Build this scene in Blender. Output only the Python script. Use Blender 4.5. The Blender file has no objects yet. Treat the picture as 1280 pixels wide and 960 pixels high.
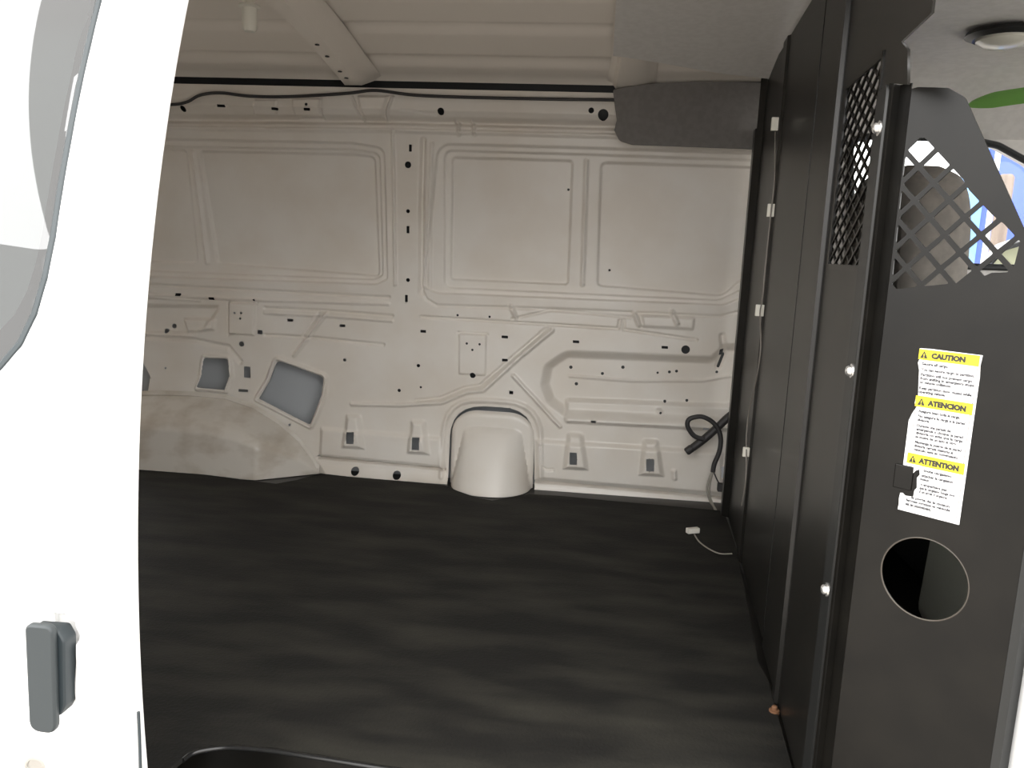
import bpy, bmesh, math, random
import numpy as np
from mathutils import Matrix, Vector

random.seed(4)
S = bpy.context.scene
COL = S.collection

# ------------------------------------------------------------------ camera (fitted to the photo, 1280x960)
F_PX, PITCH, YAW, ROLL, EYE = 1000.0, math.radians(9.5), math.radians(6.0), math.radians(2.4), 0.79
cf = Vector((-math.sin(YAW) * math.cos(PITCH), math.cos(YAW) * math.cos(PITCH), -math.sin(PITCH)))
r0 = Vector((math.cos(YAW), math.sin(YAW), 0)); u0 = r0.cross(cf)
cr = r0 * math.cos(ROLL) + u0 * math.sin(ROLL); cu = cr.cross(cf)
cam_d = bpy.data.cameras.new('camera'); cam = bpy.data.objects.new('camera', cam_d); COL.objects.link(cam)
cam.matrix_world = Matrix(((cr.x, cu.x, -cf.x, 0), (cr.y, cu.y, -cf.y, 0), (cr.z, cu.z, -cf.z, EYE), (0, 0, 0, 1)))
cam_d.sensor_width = 36.0; cam_d.lens = 36.0 * F_PX / 1280; cam_d.clip_start = 0.02
S.camera = cam

def ray(px, py):
    d = cf + cr * ((px - 640) / F_PX) - cu * ((py - 480) / F_PX)
    return d / d.y
def at_y(px, py, y):
    d = ray(px, py); return Vector((d.x * y, y, EYE + d.z * y))
def at_z(px, py, z):
    d = ray(px, py); y = (z - EYE) / d.z; return Vector((d.x * y, y, z))

# ------------------------------------------------------------------ materials
def mat(name, col, rough=0.5, metal=0.0, spec=0.5, noise=None, bump=None):
    m = bpy.data.materials.new(name); m.use_nodes = True
    nt = m.node_tree; b = nt.nodes['Principled BSDF']
    b.inputs['Base Color'].default_value = (*col, 1); b.inputs['Roughness'].default_value = rough
    b.inputs['Metallic'].default_value = metal; b.inputs['Specular IOR Level'].default_value = spec
    tc = nt.nodes.new('ShaderNodeTexCoord')
    if noise:
        col2, scale, lo, hi, stretch = noise
        mp = nt.nodes.new('ShaderNodeMapping'); mp.inputs['Scale'].default_value = stretch
        nz = nt.nodes.new('ShaderNodeTexNoise'); nz.inputs['Scale'].default_value = scale; nz.inputs['Detail'].default_value = 6
        rp = nt.nodes.new('ShaderNodeValToRGB')
        rp.color_ramp.elements[0].position = lo; rp.color_ramp.elements[0].color = (*col, 1)
        rp.color_ramp.elements[1].position = hi; rp.color_ramp.elements[1].color = (*col2, 1)
        nt.links.new(tc.outputs['Object'], mp.inputs['Vector']); nt.links.new(mp.outputs['Vector'], nz.inputs['Vector'])
        nt.links.new(nz.outputs['Fac'], rp.inputs['Fac']); nt.links.new(rp.outputs['Color'], b.inputs['Base Color'])
    if bump:
        scale, dist = bump
        nz2 = nt.nodes.new('ShaderNodeTexNoise'); nz2.inputs['Scale'].default_value = scale; nz2.inputs['Detail'].default_value = 4
        bp = nt.nodes.new('ShaderNodeBump'); bp.inputs['Distance'].default_value = dist; bp.inputs['Strength'].default_value = 0.6
        nt.links.new(tc.outputs['Object'], nz2.inputs['Vector']); nt.links.new(nz2.outputs['Fac'], bp.inputs['Height'])
        nt.links.new(bp.outputs['Normal'], b.inputs['Normal'])
    return m

def glass_mat(name, tint, amount, rough=0.01):
    m = bpy.data.materials.new(name); m.use_nodes = True
    nt = m.node_tree; nt.nodes.clear()
    out = nt.nodes.new('ShaderNodeOutputMaterial'); tr = nt.nodes.new('ShaderNodeBsdfTransparent')
    gl = nt.nodes.new('ShaderNodeBsdfGlossy'); gl.inputs['Roughness'].default_value = rough
    tr.inputs['Color'].default_value = (*tint, 1)
    fr = nt.nodes.new('ShaderNodeFresnel'); fr.inputs['IOR'].default_value = amount
    mx = nt.nodes.new('ShaderNodeMixShader')
    nt.links.new(fr.outputs['Fac'], mx.inputs['Fac']); nt.links.new(tr.outputs[0], mx.inputs[1]); nt.links.new(gl.outputs[0], mx.inputs[2])
    nt.links.new(mx.outputs[0], out.inputs['Surface'])
    return m

M = {}
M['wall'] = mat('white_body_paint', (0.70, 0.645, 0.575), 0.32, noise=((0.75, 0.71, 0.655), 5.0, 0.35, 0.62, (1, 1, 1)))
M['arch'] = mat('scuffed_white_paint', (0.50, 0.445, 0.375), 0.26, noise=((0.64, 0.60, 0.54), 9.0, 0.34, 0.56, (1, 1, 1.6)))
M['roof'] = mat('roof_paint', (0.80, 0.74, 0.665), 0.5)
M['door'] = mat('glossy_white_paint', (0.86, 0.86, 0.85), 0.25)
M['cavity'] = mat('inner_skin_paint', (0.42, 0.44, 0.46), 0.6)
M['black_steel'] = mat('black_painted_steel', (0.0035, 0.0032, 0.0026), 0.30, spec=0.30, noise=((0.0065, 0.0058, 0.0045), 14.0, 0.4, 0.7, (1, 1, 1)))
M['black_edge'] = mat('worn_black_edge', (0.055, 0.046, 0.036), 0.5)
M['satin_steel'] = mat('satin_black_steel', (0.006, 0.0055, 0.0045), 0.36, spec=0.5, noise=((0.010, 0.009, 0.0075), 14.0, 0.4, 0.7, (1, 1, 1)))
M['grey_steel'] = mat('dark_grey_steel', (0.016, 0.0165, 0.016), 0.40, spec=0.4)
M['mat'] = mat('black_rubber_mat', (0.0075, 0.007, 0.0058), 0.8, spec=0.3, noise=((0.031, 0.029, 0.0225), 4.4, 0.40, 0.78, (0.9, 2.8, 1)), bump=(160.0, 0.002))
M['board'] = mat('dark_fibre_board', (0.62, 0.60, 0.57), 0.9, noise=((0.66, 0.64, 0.61), 60.0, 0.4, 0.6, (1, 1, 1)))
M['trim'] = mat('charcoal_trim_board', (0.17, 0.16, 0.15), 0.85, noise=((0.19, 0.18, 0.17), 60.0, 0.4, 0.6, (1, 1, 1)))
M['liner'] = mat('grey_headliner', (0.74, 0.71, 0.68), 0.95, noise=((0.79, 0.76, 0.73), 50.0, 0.4, 0.6, (1, 1, 1)))
M['rubber'] = mat('black_rubber', (0.02, 0.022, 0.023), 0.5)
M['blackgloss'] = mat('black_moulded_plastic', (0.012, 0.012, 0.012), 0.25)
M['seal'] = mat('weather_seal', (0.035, 0.045, 0.05), 0.35)
M['handle'] = mat('black_plastic', (0.030, 0.037, 0.040), 0.5)
M['handle_shaded'] = mat('black_plastic_shaded', (0.014, 0.021, 0.025), 0.45)  # darker copy of the handle plastic, side shadow put into the colour
M['bolt'] = mat('zinc_bolt', (0.75, 0.74, 0.72), 0.22, metal=0.85)
M['cable'] = mat('cable_sheath', (0.030, 0.028, 0.028), 0.55)
M['wire'] = mat('pale_wire', (0.30, 0.28, 0.24), 0.5)
M['wire2'] = mat('grey_wire', (0.20, 0.18, 0.16), 0.5)
M['pale'] = mat('cream_plastic', (0.72, 0.70, 0.62), 0.45)
M['whiteplastic'] = mat('white_plastic', (0.78, 0.75, 0.68), 0.3)
M['paper'] = mat('sticker_white', (0.80, 0.80, 0.80), 0.35)
M['yellow'] = mat('sticker_yellow', (0.80, 0.66, 0.02), 0.35)
M['ink'] = mat('sticker_ink', (0.03, 0.028, 0.02), 0.5)
M['inkgrey'] = mat('sticker_small_ink', (0.03, 0.03, 0.035), 0.6)
M['seat'] = mat('seat_cloth', (0.20, 0.18, 0.16), 0.9, noise=((0.24, 0.215, 0.19), 40.0, 0.4, 0.6, (1, 1, 1)))
M['console'] = mat('grey_cab_plastic', (0.78, 0.80, 0.70), 0.6)
M['blue'] = mat('blue_paint', (0.10, 0.17, 0.72), 0.45)
M['lightblue'] = mat('light_blue_paint', (0.26, 0.52, 0.95), 0.45)
M['post'] = mat('brown_timber', (0.22, 0.17, 0.14), 0.8, noise=((0.28, 0.22, 0.18), 9.0, 0.4, 0.6, (6, 6, 0.6)))
M['pipe'] = mat('white_pipe', (0.9, 0.9, 0.9), 0.3)
M['mirror'] = mat('mirror_face', (0.62, 0.64, 0.42), 0.3)
M['green'] = mat('green_plastic', (0.22, 0.50, 0.11), 0.45)
M['lens'] = mat('lamp_lens', (0.85, 0.82, 0.72), 0.12, spec=0.8)
M['ground'] = mat('concrete', (0.29, 0.265, 0.24), 0.85, noise=((0.33, 0.305, 0.28), 3.0, 0.4, 0.6, (1, 1, 1)))
M['asphalt'] = M['ground']
M['chrome'] = mat('lock_metal', (0.6, 0.6, 0.58), 0.3, metal=1.0)
M['glass_tint'] = glass_mat('privacy_glass', (0.16, 0.19, 0.19), 1.9)
M['glass'] = glass_mat('clear_glass', (0.95, 0.96, 0.96), 1.35)
M['rust'] = mat('rusty_steel', (0.16, 0.075, 0.035), 0.7)

# ------------------------------------------------------------------ object helpers
def link(name, me, material, parent=None, smooth=False):
    o = bpy.data.objects.new(name, me); COL.objects.link(o)
    if material is not None: me.materials.append(material)
    if smooth: me.polygons.foreach_set('use_smooth', [True] * len(me.polygons))
    if parent is not None:
        o.parent = parent
        o.matrix_parent_inverse = Matrix.Translation(-Vector(parent.location)) if parent.type == 'EMPTY' else Matrix.Identity(4)
    return o
def tag(o, label, cat, group=None):
    o['label'] = label; o['category'] = cat
    if group: o['group'] = group
    return o
def struct(o): o['kind'] = 'structure'; return o
def thing(name, loc, label, cat, group=None):
    o = bpy.data.objects.new(name, None); COL.objects.link(o); o.location = loc; o.empty_display_size = 0.05
    return tag(o, label, cat, group)

class MB:
    """collects shapes (world coordinates) into one mesh"""
    def __init__(s): s.bm = bmesh.new()
    def box(s, lo, hi, bev=0.0, mtx=None):
        t = bmesh.new(); bmesh.ops.create_cube(t, size=1)
        c = [(a + b) / 2 for a, b in zip(lo, hi)]; d = [abs(b - a) for a, b in zip(lo, hi)]
        for v in t.verts: v.co = Vector((v.co.x * d[0] + c[0], v.co.y * d[1] + c[1], v.co.z * d[2] + c[2]))
        if bev: bmesh.ops.bevel(t, geom=t.edges[:], offset=bev, segments=3, profile=0.5, affect='EDGES')
        if mtx is not None: bmesh.ops.transform(t, matrix=mtx, verts=t.verts)
        s._add(t); return s
    def _add(s, t):
        me = bpy.data.meshes.new('tmp'); t.to_mesh(me); t.free(); s.bm.from_mesh(me); bpy.data.meshes.remove(me)
    def mesh(s, me, mtx=None):
        if mtx is not None: me.transform(mtx)
        s.bm.from_mesh(me); bpy.data.meshes.remove(me); return s
    def tube(s, pts, r, n=10):
        pts = [Vector(p) for p in pts]; rings = []
        prev = None
        for i, p in enumerate(pts):
            t = (pts[min(i + 1, len(pts) - 1)] - pts[max(i - 1, 0)]).normalized()
            a = t.orthogonal() if prev is None else prev - t * prev.dot(t)
            if a.length < 1e-4: a = t.orthogonal()
            a.normalize(); prev = a; b = t.cross(a)
            rr = r[i] if isinstance(r, (list, tuple)) else r
            rings.append([s.bm.verts.new(p + (a * math.cos(2 * math.pi * k / n) + b * math.sin(2 * math.pi * k / n)) * rr) for k in range(n)])
        for A, B in zip(rings, rings[1:]):
            for k in range(n): s.bm.faces.new((A[k], A[(k + 1) % n], B[(k + 1) % n], B[k]))
        s.bm.faces.new(rings[0][::-1]); s.bm.faces.new(rings[-1]); return s
    def lathe(s, prof, base, axis, n=24):
        axis = Vector(axis).normalized(); a = axis.orthogonal().normalized(); b = axis.cross(a); rings = []
        for (r, h) in prof:
            rings.append([s.bm.verts.new(Vector(base) + axis * h + (a * math.cos(2 * math.pi * k / n) + b * math.sin(2 * math.pi * k / n)) * max(r, 1e-4)) for k in range(n)])
        for A, B in zip(rings, rings[1:]):
            for k in range(n): s.bm.faces.new((A[k], A[(k + 1) % n], B[(k + 1) % n], B[k]))
        s.bm.faces.new(rings[0][::-1]); s.bm.faces.new(rings[-1]); return s
    def loft(s, rows, closed=False):
        R = [[s.bm.verts.new(p) for p in row] for row in rows]
        for A, B in zip(R, R[1:]):
            n = len(A)
            for k in range(n if closed else n - 1): s.bm.faces.new((A[k], A[(k + 1) % n], B[(k + 1) % n], B[k]))
        return s
    def caps(s, rows):
        for row in rows: s.bm.faces.new([s.bm.verts.new(p) for p in row])
        return s
    def build(s, name, material, parent=None, smooth=False):
        bmesh.ops.remove_doubles(s.bm, verts=s.bm.verts, dist=1e-6)
        bmesh.ops.recalc_face_normals(s.bm, faces=s.bm.faces)
        me = bpy.data.meshes.new(name); s.bm.to_mesh(me); s.bm.free()
        o = link(name, me, material, parent, smooth)
        if smooth: 
            try: me.set_sharp_from_angle(angle=math.radians(40))
            except Exception: pass
        return o

def spline(pts, k=8):
    """Catmull-Rom through points"""
    P = [Vector(p) for p in pts]; out = []
    for i in range(len(P) - 1):
        a, b, c, d = P[max(i - 1, 0)], P[i], P[i + 1], P[min(i + 2, len(P) - 1)]
        for j in range(k):
            t = j / k
            out.append(0.5 * ((2 * b) + (c - a) * t + (2 * a - 5 * b + 4 * c - d) * t * t + (3 * b - a - 3 * c + d) * t ** 3))
    return out + [P[-1]]

def fillet(pts, r, n=6):
    """round the corners of a 2D polygon; r a number or a list"""
    out = []; N = len(pts)
    for i in range(N):
        p = Vector(pts[i][:2]); a = Vector(pts[i - 1][:2]) - p; b = Vector(pts[(i + 1) % N][:2]) - p
        rr = r[i] if isinstance(r, (list, tuple)) else r
        la, lb = a.length, b.length
        if rr <= 0 or la < 1e-6 or lb < 1e-6: out.append((p.x, p.y)); continue
        a.normalize(); b.normalize(); ang = a.angle(b)
        if ang > 3.1: out.append((p.x, p.y)); continue
        t = min(rr / math.tan(ang / 2), 0.49 * la, 0.49 * lb)
        for k in range(n + 1):
            s = k / n; q = (p + a * t) * (1 - s) ** 2 + p * 2 * s * (1 - s) + (p + b * t) * s * s
            out.append((q.x, q.y))
    return out

def plate_mesh(outline, holes=(), thick=0.002, bevel=0.0):
    """flat plate with holes in the xy plane, centred on z=0"""
    cd = bpy.data.curves.new('plate', 'CURVE'); cd.dimensions = '2D'; cd.fill_mode = 'BOTH'; cd.extrude = thick / 2 - bevel
    cd.bevel_depth = bevel; cd.bevel_resolution = 1; cd.offset = -bevel
    for poly in [outline, *holes]:
        sp = cd.splines.new('POLY'); sp.points.add(len(poly) - 1); sp.use_cyclic_u = True
        for q, p in zip(sp.points, poly): q.co = (p[0], p[1], 0, 1)
    o = bpy.data.objects.new('plate', cd); COL.objects.link(o)
    me = bpy.data.meshes.new_from_object(o.evaluated_get(bpy.context.evaluated_depsgraph_get()))
    bpy.data.objects.remove(o); bpy.data.curves.remove(cd)
    return me
def text_mesh(body, size, bold=0.0, thick=0.0002, width=None, align='LEFT'):
    cd = bpy.data.curves.new('text', 'FONT'); cd.body = body; cd.size = size; cd.extrude = thick / 2; cd.offset = bold; cd.align_x = align
    cd.resolution_u = 2
    o = bpy.data.objects.new('text', cd); COL.objects.link(o)
    me = bpy.data.meshes.new_from_object(o.evaluated_get(bpy.context.evaluated_depsgraph_get()))
    bpy.data.objects.remove(o); bpy.data.curves.remove(cd)
    if width and len(me.vertices):
        xs = [v.co.x for v in me.vertices]; k = width / (max(xs) - min(xs)); me.transform(Matrix.Diagonal((k, 1, 1, 1)))
    return me
def frame(o, ex, ey):
    ex = Vector(ex).normalized(); ey = Vector(ey).normalized(); ez = ex.cross(ey)
    return Matrix(((ex.x, ey.x, ez.x, o[0]), (ex.y, ey.y, ez.y, o[1]), (ex.z, ey.z, ez.z, o[2]), (0, 0, 0, 1)))
def circle(c, r, n=32): return [(c[0] + r * math.cos(2 * math.pi * k / n), c[1] + r * math.sin(2 * math.pi * k / n)) for k in range(n)]
def clip_convex(sub, clip):
    def area(P): return sum(P[i - 1][0] * P[i][1] - P[i][0] * P[i - 1][1] for i in range(len(P)))
    if area(clip) < 0: clip = clip[::-1]
    out = list(sub)
    for i in range(len(clip)):
        a, b = clip[i - 1], clip[i]; inp, out = out, []
        f = lambda p: (b[0] - a[0]) * (p[1] - a[1]) - (b[1] - a[1]) * (p[0] - a[0])
        for j in range(len(inp)):
            p, q = inp[j - 1], inp[j]; fp, fq = f(p), f(q)
            if (fp >= 0) != (fq >= 0):
                t = fp / (fp - fq); out.append((p[0] + (q[0] - p[0]) * t, p[1] + (q[1] - p[1]) * t))
            if fq >= 0: out.append(q)
        if not out: return []
    return out

# ------------------------------------------------------------------ pressed sheet-metal helper (height field over x,z)
def sd_poly(P, X, Z):
    P = np.asarray(P, float); d = np.full(X.shape, 1e9); s = np.ones(X.shape)
    n = len(P)
    for i in range(n):
        a = P[i]; b = P[i - 1]; ex, ez = b - a; wx, wz = X - a[0], Z - a[1]
        t = np.clip((wx * ex + wz * ez) / max(ex * ex + ez * ez, 1e-12), 0, 1)
        d = np.minimum(d, (wx - ex * t) ** 2 + (wz - ez * t) ** 2)
        c1 = Z >= a[1]; c2 = Z < b[1]; c3 = ex * wz > ez * wx
        flip = (c1 & c2 & c3) | (~c1 & ~c2 & ~c3)
        s = np.where(flip, -s, s)
    return s * np.sqrt(d)
def sd_line(P, X, Z):
    d = np.full(X.shape, 1e9)
    for (a, b) in zip(P, P[1:]):
        ex, ez = b[0] - a[0], b[1] - a[1]; wx, wz = X - a[0], Z - a[1]
        t = np.clip((wx * ex + wz * ez) / max(ex * ex + ez * ez, 1e-12), 0, 1)
        d = np.minimum(d, (wx - ex * t) ** 2 + (wz - ez * t) ** 2)
    return np.sqrt(d)
class Sheet:
    def __init__(s, x0, x1, z0, z1, step):
        s.step = step; s.relief = 1.0
        s.xs = np.linspace(x0, x1, int(round((x1 - x0) / step)) + 1); s.zs = np.linspace(z0, z1, int(round((z1 - z0) / step)) + 1)
        s.X, s.Z = np.meshgrid(s.xs, s.zs); s.h = np.zeros(s.X.shape); s.hole = np.full(s.X.shape, 1.0)
    def win(s, P, pad):
        P = np.asarray(P, float)
        i0, i1 = np.searchsorted(s.zs, [P[:, 1].min() - pad, P[:, 1].max() + pad]); j0, j1 = np.searchsorted(s.xs, [P[:, 0].min() - pad, P[:, 0].max() + pad])
        return slice(max(i0 - 1, 0), i1 + 1), slice(max(j0 - 1, 0), j1 + 1)
    def emboss(s, P, depth, width):           # raised (+) or sunk (-) area with a sloping edge inside the outline
        w = s.win(P, 0.01)
        if s.X[w].size == 0: return
        if abs(depth) < 0.0125: depth *= s.relief
        t = np.clip(-sd_poly(P, s.X[w], s.Z[w]) / width, 0, 1); s.h[w] += depth * t * t * (3 - 2 * t)
    def ridge(s, P, height, hw):
        w = s.win(P, hw + 0.01)
        if s.X[w].size == 0: return
        if abs(height) < 0.0125: height *= s.relief
        t = np.clip(sd_line(P, s.X[w], s.Z[w]) / hw, 0, 1); s.h[w] += height * 0.5 * (1 + np.cos(np.pi * t))
    def cut(s, P):
        w = s.win(P, 0.03)
        if s.X[w].size == 0: return
        s.hole[w] = np.minimum(s.hole[w], sd_poly(P, s.X[w], s.Z[w]))
    def build(s, name, yfun, material, parent=None):
        X, Z, H = s.X.copy(), s.Z.copy(), s.hole; st = s.step
        Y = yfun(X, Z) - s.h
        gz, gx = np.gradient(H, s.zs, s.xs); near = np.abs(H) < 0.75 * st; g2 = np.maximum(gx * gx + gz * gz, 0.25)
        X[near] -= (H * gx / g2)[near]; Z[near] -= (H * gz / g2)[near]
        Hs = np.where(near, 0, H)
        fm = (Hs[:-1, :-1] + Hs[1:, :-1] + Hs[:-1, 1:] + Hs[1:, 1:]) >= 0
        allz = (Hs[:-1, :-1] == 0) & (Hs[1:, :-1] == 0) & (Hs[:-1, 1:] == 0) & (Hs[1:, 1:] == 0)
        Hc = H[:-1, :-1] + H[1:, :-1] + H[:-1, 1:] + H[1:, 1:]
        fm &= ~(allz & (Hc < 0))
        nz, nx = X.shape; idx = np.arange(nz * nx).reshape(nz, nx)
        q = np.stack([idx[:-1, :-1], idx[:-1, 1:], idx[1:, 1:], idx[1:, :-1]], -1)[fm]
        used = np.unique(q); re = np.full(nz * nx, -1); re[used] = np.arange(len(used)); q = re[q]
        co = np.stack([X.ravel(), Y.ravel(), Z.ravel()], -1)[used]
        me = bpy.data.meshes.new(name); me.vertices.add(len(co)); me.vertices.foreach_set('co', co.ravel())
        me.loops.add(q.size); me.loops.foreach_set('vertex_index', q.ravel().astype(np.int32))
        me.polygons.add(len(q)); me.polygons.foreach_set('loop_start', np.arange(0, q.size, 4, dtype=np.int32))
        me.update(calc_edges=True); me.validate()
        return link(name, me, material, parent, True)

# ================================================================== THE SETTING
# ---- left (driver side) inner body wall
ZB, ZT = 0.60, 1.20
def yb(z):
    z = np.asarray(z, float)
    t = np.clip((z - ZB) / (ZT - ZB), 0, 1)
    r = np.clip((z - 1.17) / 0.03, 0, 1)
    return 2.60 - 0.07 * t ** 1.2 - 0.03 * r
def W(px, py):
    y = 2.6
    for _ in range(8):
        p = at_y(px, py, y); y = float(yb(p.z))
    return (p.x, p.z)
def WP(pts, r=0.0):
    q = [W(*p) for p in pts]
    return fillet(q, r) if (isinstance(r, (list, tuple)) or r > 0) else q

XW0, XW1 = -1.85, 0.50
ZTOP = W(480, 110)[1]
sh = Sheet(XW0, XW1, -0.03, ZTOP, 0.0026); sh.relief = 1.55
px = 0.0026
# roof rail: raised box section, groove beneath it
sh.ridge(WP([(100, 145), (215, 149), (490, 151), (765, 157), (985, 166)]), -0.012, 0.016)
sh.ridge(WP([(100, 157), (215, 160), (490, 163), (765, 170), (985, 178)]), 0.005, 0.010)
# rail patches and gusset
sh.emboss(WP([(366, 124), (402, 123), (403, 146), (370, 146)], 0.004), 0.006, 0.003)
sh.ridge(WP([(401, 122), (403, 147)]), -0.008, 0.004)
sh.ridge(WP([(372, 147), (403, 147)]), -0.006, 0.004)
sh.emboss(WP([(446, 119), (489, 119), (482, 150), (456, 150)], 0.004), 0.010, 0.010)
sh.ridge(WP([(491, 121), (484, 149)]), 0.008, 0.007)
sh.ridge(WP([(440, 121), (454, 150)]), -0.008, 0.006)
for a in (573, 592):
    sh.ridge(WP([(a - 3, 152), (a, 156), (a + 1, 168)]), 0.009, 0.008)
sh.ridge(WP([(268, 132), (286, 133)]), -0.004, 0.003)
sh.ridge(WP([(500, 137), (515, 138), (545, 143)]), -0.004, 0.003)
sh.emboss(WP([(318, 124), (348, 124), (348, 146), (318, 146)], 0.004), 0.003, 0.006)
# rear window blank (recess in two steps, inner panel, divider)
sh.emboss(WP([(60, 166), (200, 172), (440, 177), (481, 184), (485, 350), (470, 357), (180, 347), (60, 343)], [0, 0, 0, 0.035, 0.02, 0.03, 0, 0]), -0.009, 0.007)
sh.emboss(WP([(60, 175), (200, 181), (440, 185), (474, 190), (478, 345), (465, 351), (185, 340), (60, 336)], [0, 0, 0, 0.03, 0.02, 0.03, 0, 0]), -0.007, 0.006)
sh.emboss(WP([(243, 186), (440, 190), (467, 193), (473, 347), (266, 331)], [0.02, 0, 0.025, 0.02, 0.02]), -0.007, 0.008)
sh.emboss(WP([(60, 176), (229, 185), (244, 330), (60, 325)], [0, 0.02, 0.02, 0]), -0.006, 0.008)
sh.ridge(WP([(237, 190), (255, 328)]), 0.006, 0.012)
sh.ridge(WP([(60, 350), (190, 356), (430, 369), (486, 372)]), -0.005, 0.008)
sh.ridge(WP([(60, 362), (190, 369), (330, 375), (486, 380)]), 0.004, 0.008)
# pillar
sh.ridge(WP([(491, 163), (493, 260), (494, 356)]), 0.006, 0.008)
sh.ridge(WP([(529, 176), (527, 260), (526, 366)]), -0.010, 0.014)
sh.ridge(WP([(540, 180), (537, 260), (536, 360)]), 0.004, 0.010)
# front window blank
sh.emboss(WP([(546, 178), (700, 182), (1005, 192), (1005, 340), (945, 366), (905, 383), (546, 368), (528, 360)], [0.05, 0, 0, 0, 0.03, 0.06, 0.05, 0.02]), -0.009, 0.007)
sh.emboss(WP([(553, 186), (700, 190), (1000, 200), (1000, 330), (935, 360), (900, 377), (553, 361)], [0.03, 0, 0, 0, 0.03, 0.06, 0.03]), -0.007, 0.006)
sh.emboss(WP([(562, 194), (717, 198), (711, 358), (560, 351)], 0.018), -0.007, 0.008)
sh.emboss(WP([(750, 200), (990, 208), (985, 320), (928, 352), (905, 372), (745, 359)], [0.022, 0, 0, 0.03, 0.05, 0.022]), -0.007, 0.008)
sh.ridge(WP([(733, 200), (728, 356)]), 0.006, 0.010)
sh.ridge(WP([(527, 362), (533, 374), (546, 382), (700, 387), (900, 396), (932, 388)]), -0.004, 0.008)
# belt line ribs
sh.ridge(WP([(331, 385), (410, 389), (490, 395)]), -0.006, 0.008)
sh.ridge(WP([(331, 391), (410, 395), (490, 401)]), 0.004, 0.008)
sh.ridge(WP([(331, 419), (390, 422), (479, 431)]), -0.006, 0.008)
sh.ridge(WP([(408, 392), (385, 422), (368, 444)]), 0.007, 0.010)
sh.ridge(WP([(398, 392), (378, 420)]), -0.005, 0.008)
sh.ridge(WP([(526, 396), (640, 403), (773, 411), (775, 400)]), -0.006, 0.007)
sh.ridge(WP([(640, 399), (687, 388), (740, 392), (790, 397)]), -0.005, 0.007)
sh.ridge(WP([(780, 400), (780, 412), (871, 425)]), -0.006, 0.007)
for a, b in ((643, 391), (797, 400), (844, 398)):
    sh.ridge(WP([(a - 4, b - 8), (a + 2, b + 6)]), 0.009, 0.011)
sh.emboss(WP([(800, 392), (870, 396), (868, 414), (802, 410)], 0.01), 0.006, 0.012)
# diagonal load ribs
sh.ridge(WP([(690, 413), (650, 446), (604, 488), (584, 490), (553, 503), (500, 506), (440, 505)]), 0.007, 0.011)
sh.ridge(WP([(684, 410), (644, 444), (600, 482), (580, 485), (550, 498), (520, 501)]), -0.005, 0.009)
sh.ridge(WP([(642, 470), (670, 500), (700, 533)]), 0.007, 0.010)
# arm-rest channel in front
sh.emboss(WP([(706, 437), (888, 444), (905, 428), (990, 430), (990, 540), (905, 534), (706, 524), (682, 505), (674, 482), (679, 455)], [0.06, 0.01, 0.01, 0, 0, 0.02, 0.05, 0.04, 0.04, 0.04]), -0.038, 0.034)
sh.emboss(WP([(704, 498), (912, 506), (935, 480), (990, 482), (990, 545), (704, 530)], [0.02, 0.01, 0.01, 0, 0, 0.02]), 0.020, 0.018)
sh.ridge(WP([(712, 472), (790, 478), (880, 478), (915, 472)]), 0.004, 0.008)
sh.ridge(WP([(903, 420), (906, 445), (900, 460)]), -0.006, 0.014)
# raised pads
sh.emboss(WP([(573, 415), (609, 417), (608, 470), (573, 468)], 0.006), 0.006, 0.006)
sh.ridge(WP([(573, 416), (609, 418)]), -0.005, 0.006)
sh.emboss(WP([(286, 376), (321, 378), (319, 420), (286, 418)], 0.006), 0.007, 0.006)
sh.ridge(WP([(286, 377), (286, 418)]), -0.006, 0.006)
sh.ridge(WP([(286, 377), (321, 379)]), -0.005, 0.006)
# tail pressings on the left
sh.emboss(WP([(100, 378), (275, 380), (275, 388), (258, 412), (240, 420), (100, 418)], [0, 0.02, 0.01, 0.02, 0.02, 0]), -0.016, 0.018)
sh.emboss(WP([(225, 396), (272, 397), (270, 414), (232, 418)], 0.012), 0.016, 0.014)
sh.ridge(WP([(120, 418), (180, 421), (240, 425), (285, 434), (300, 452)]), -0.008, 0.013)
sh.ridge(WP([(180, 371), (250, 376)]), 0.003, 0.006)
# seat-belt anchor brackets
for (cx_, cy_, w_) in ((442, 546, 1), (523, 553, 1), (719, 572, 1.1), (813, 580, 1.1)):
    o_ = WP([(cx_ - 15 * w_, cy_ + 14), (cx_ - 10 * w_, cy_ - 30 * w_), (cx_ + 10 * w_, cy_ - 29 * w_), (cx_ + 17 * w_, cy_ + 16)], [0.004, 0.015, 0.015, 0.004])
    sh.emboss(o_, 0.020, 0.020)
sh.emboss(WP([(668, 547), (905, 562), (905, 620), (668, 600)], 0.01), 0.014, 0.018)
sh.emboss(WP([(400, 532), (552, 545), (556, 586), (398, 571)], 0.01), 0.008, 0.016)
sh.ridge(WP([(676, 556), (676, 580), (683, 586), (692, 586)]), -0.005, 0.006)
sh.ridge(WP([(842, 588), (843, 596)]), 0.006, 0.012)
sh.ridge(WP([(824, 515), (826, 517)]), 0.006, 0.014)
# bottom edge of the panel, gap, then the sill flange sloping out to the floor
for line in ([(397, 570), (470, 577), (555, 585)], [(666, 600), (740, 606), (820, 613), (1000, 630)]):
    sh.ridge(WP([(p[0], p[1] + 2) for p in line]), -0.030, 0.006)
fl = WP([(395, 574), (470, 581), (555, 589), (666, 604), (740, 610), (820, 617), (1005, 634), (1005, 690), (395, 690)])
sh.emboss(fl, 0.035, 0.075)
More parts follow.
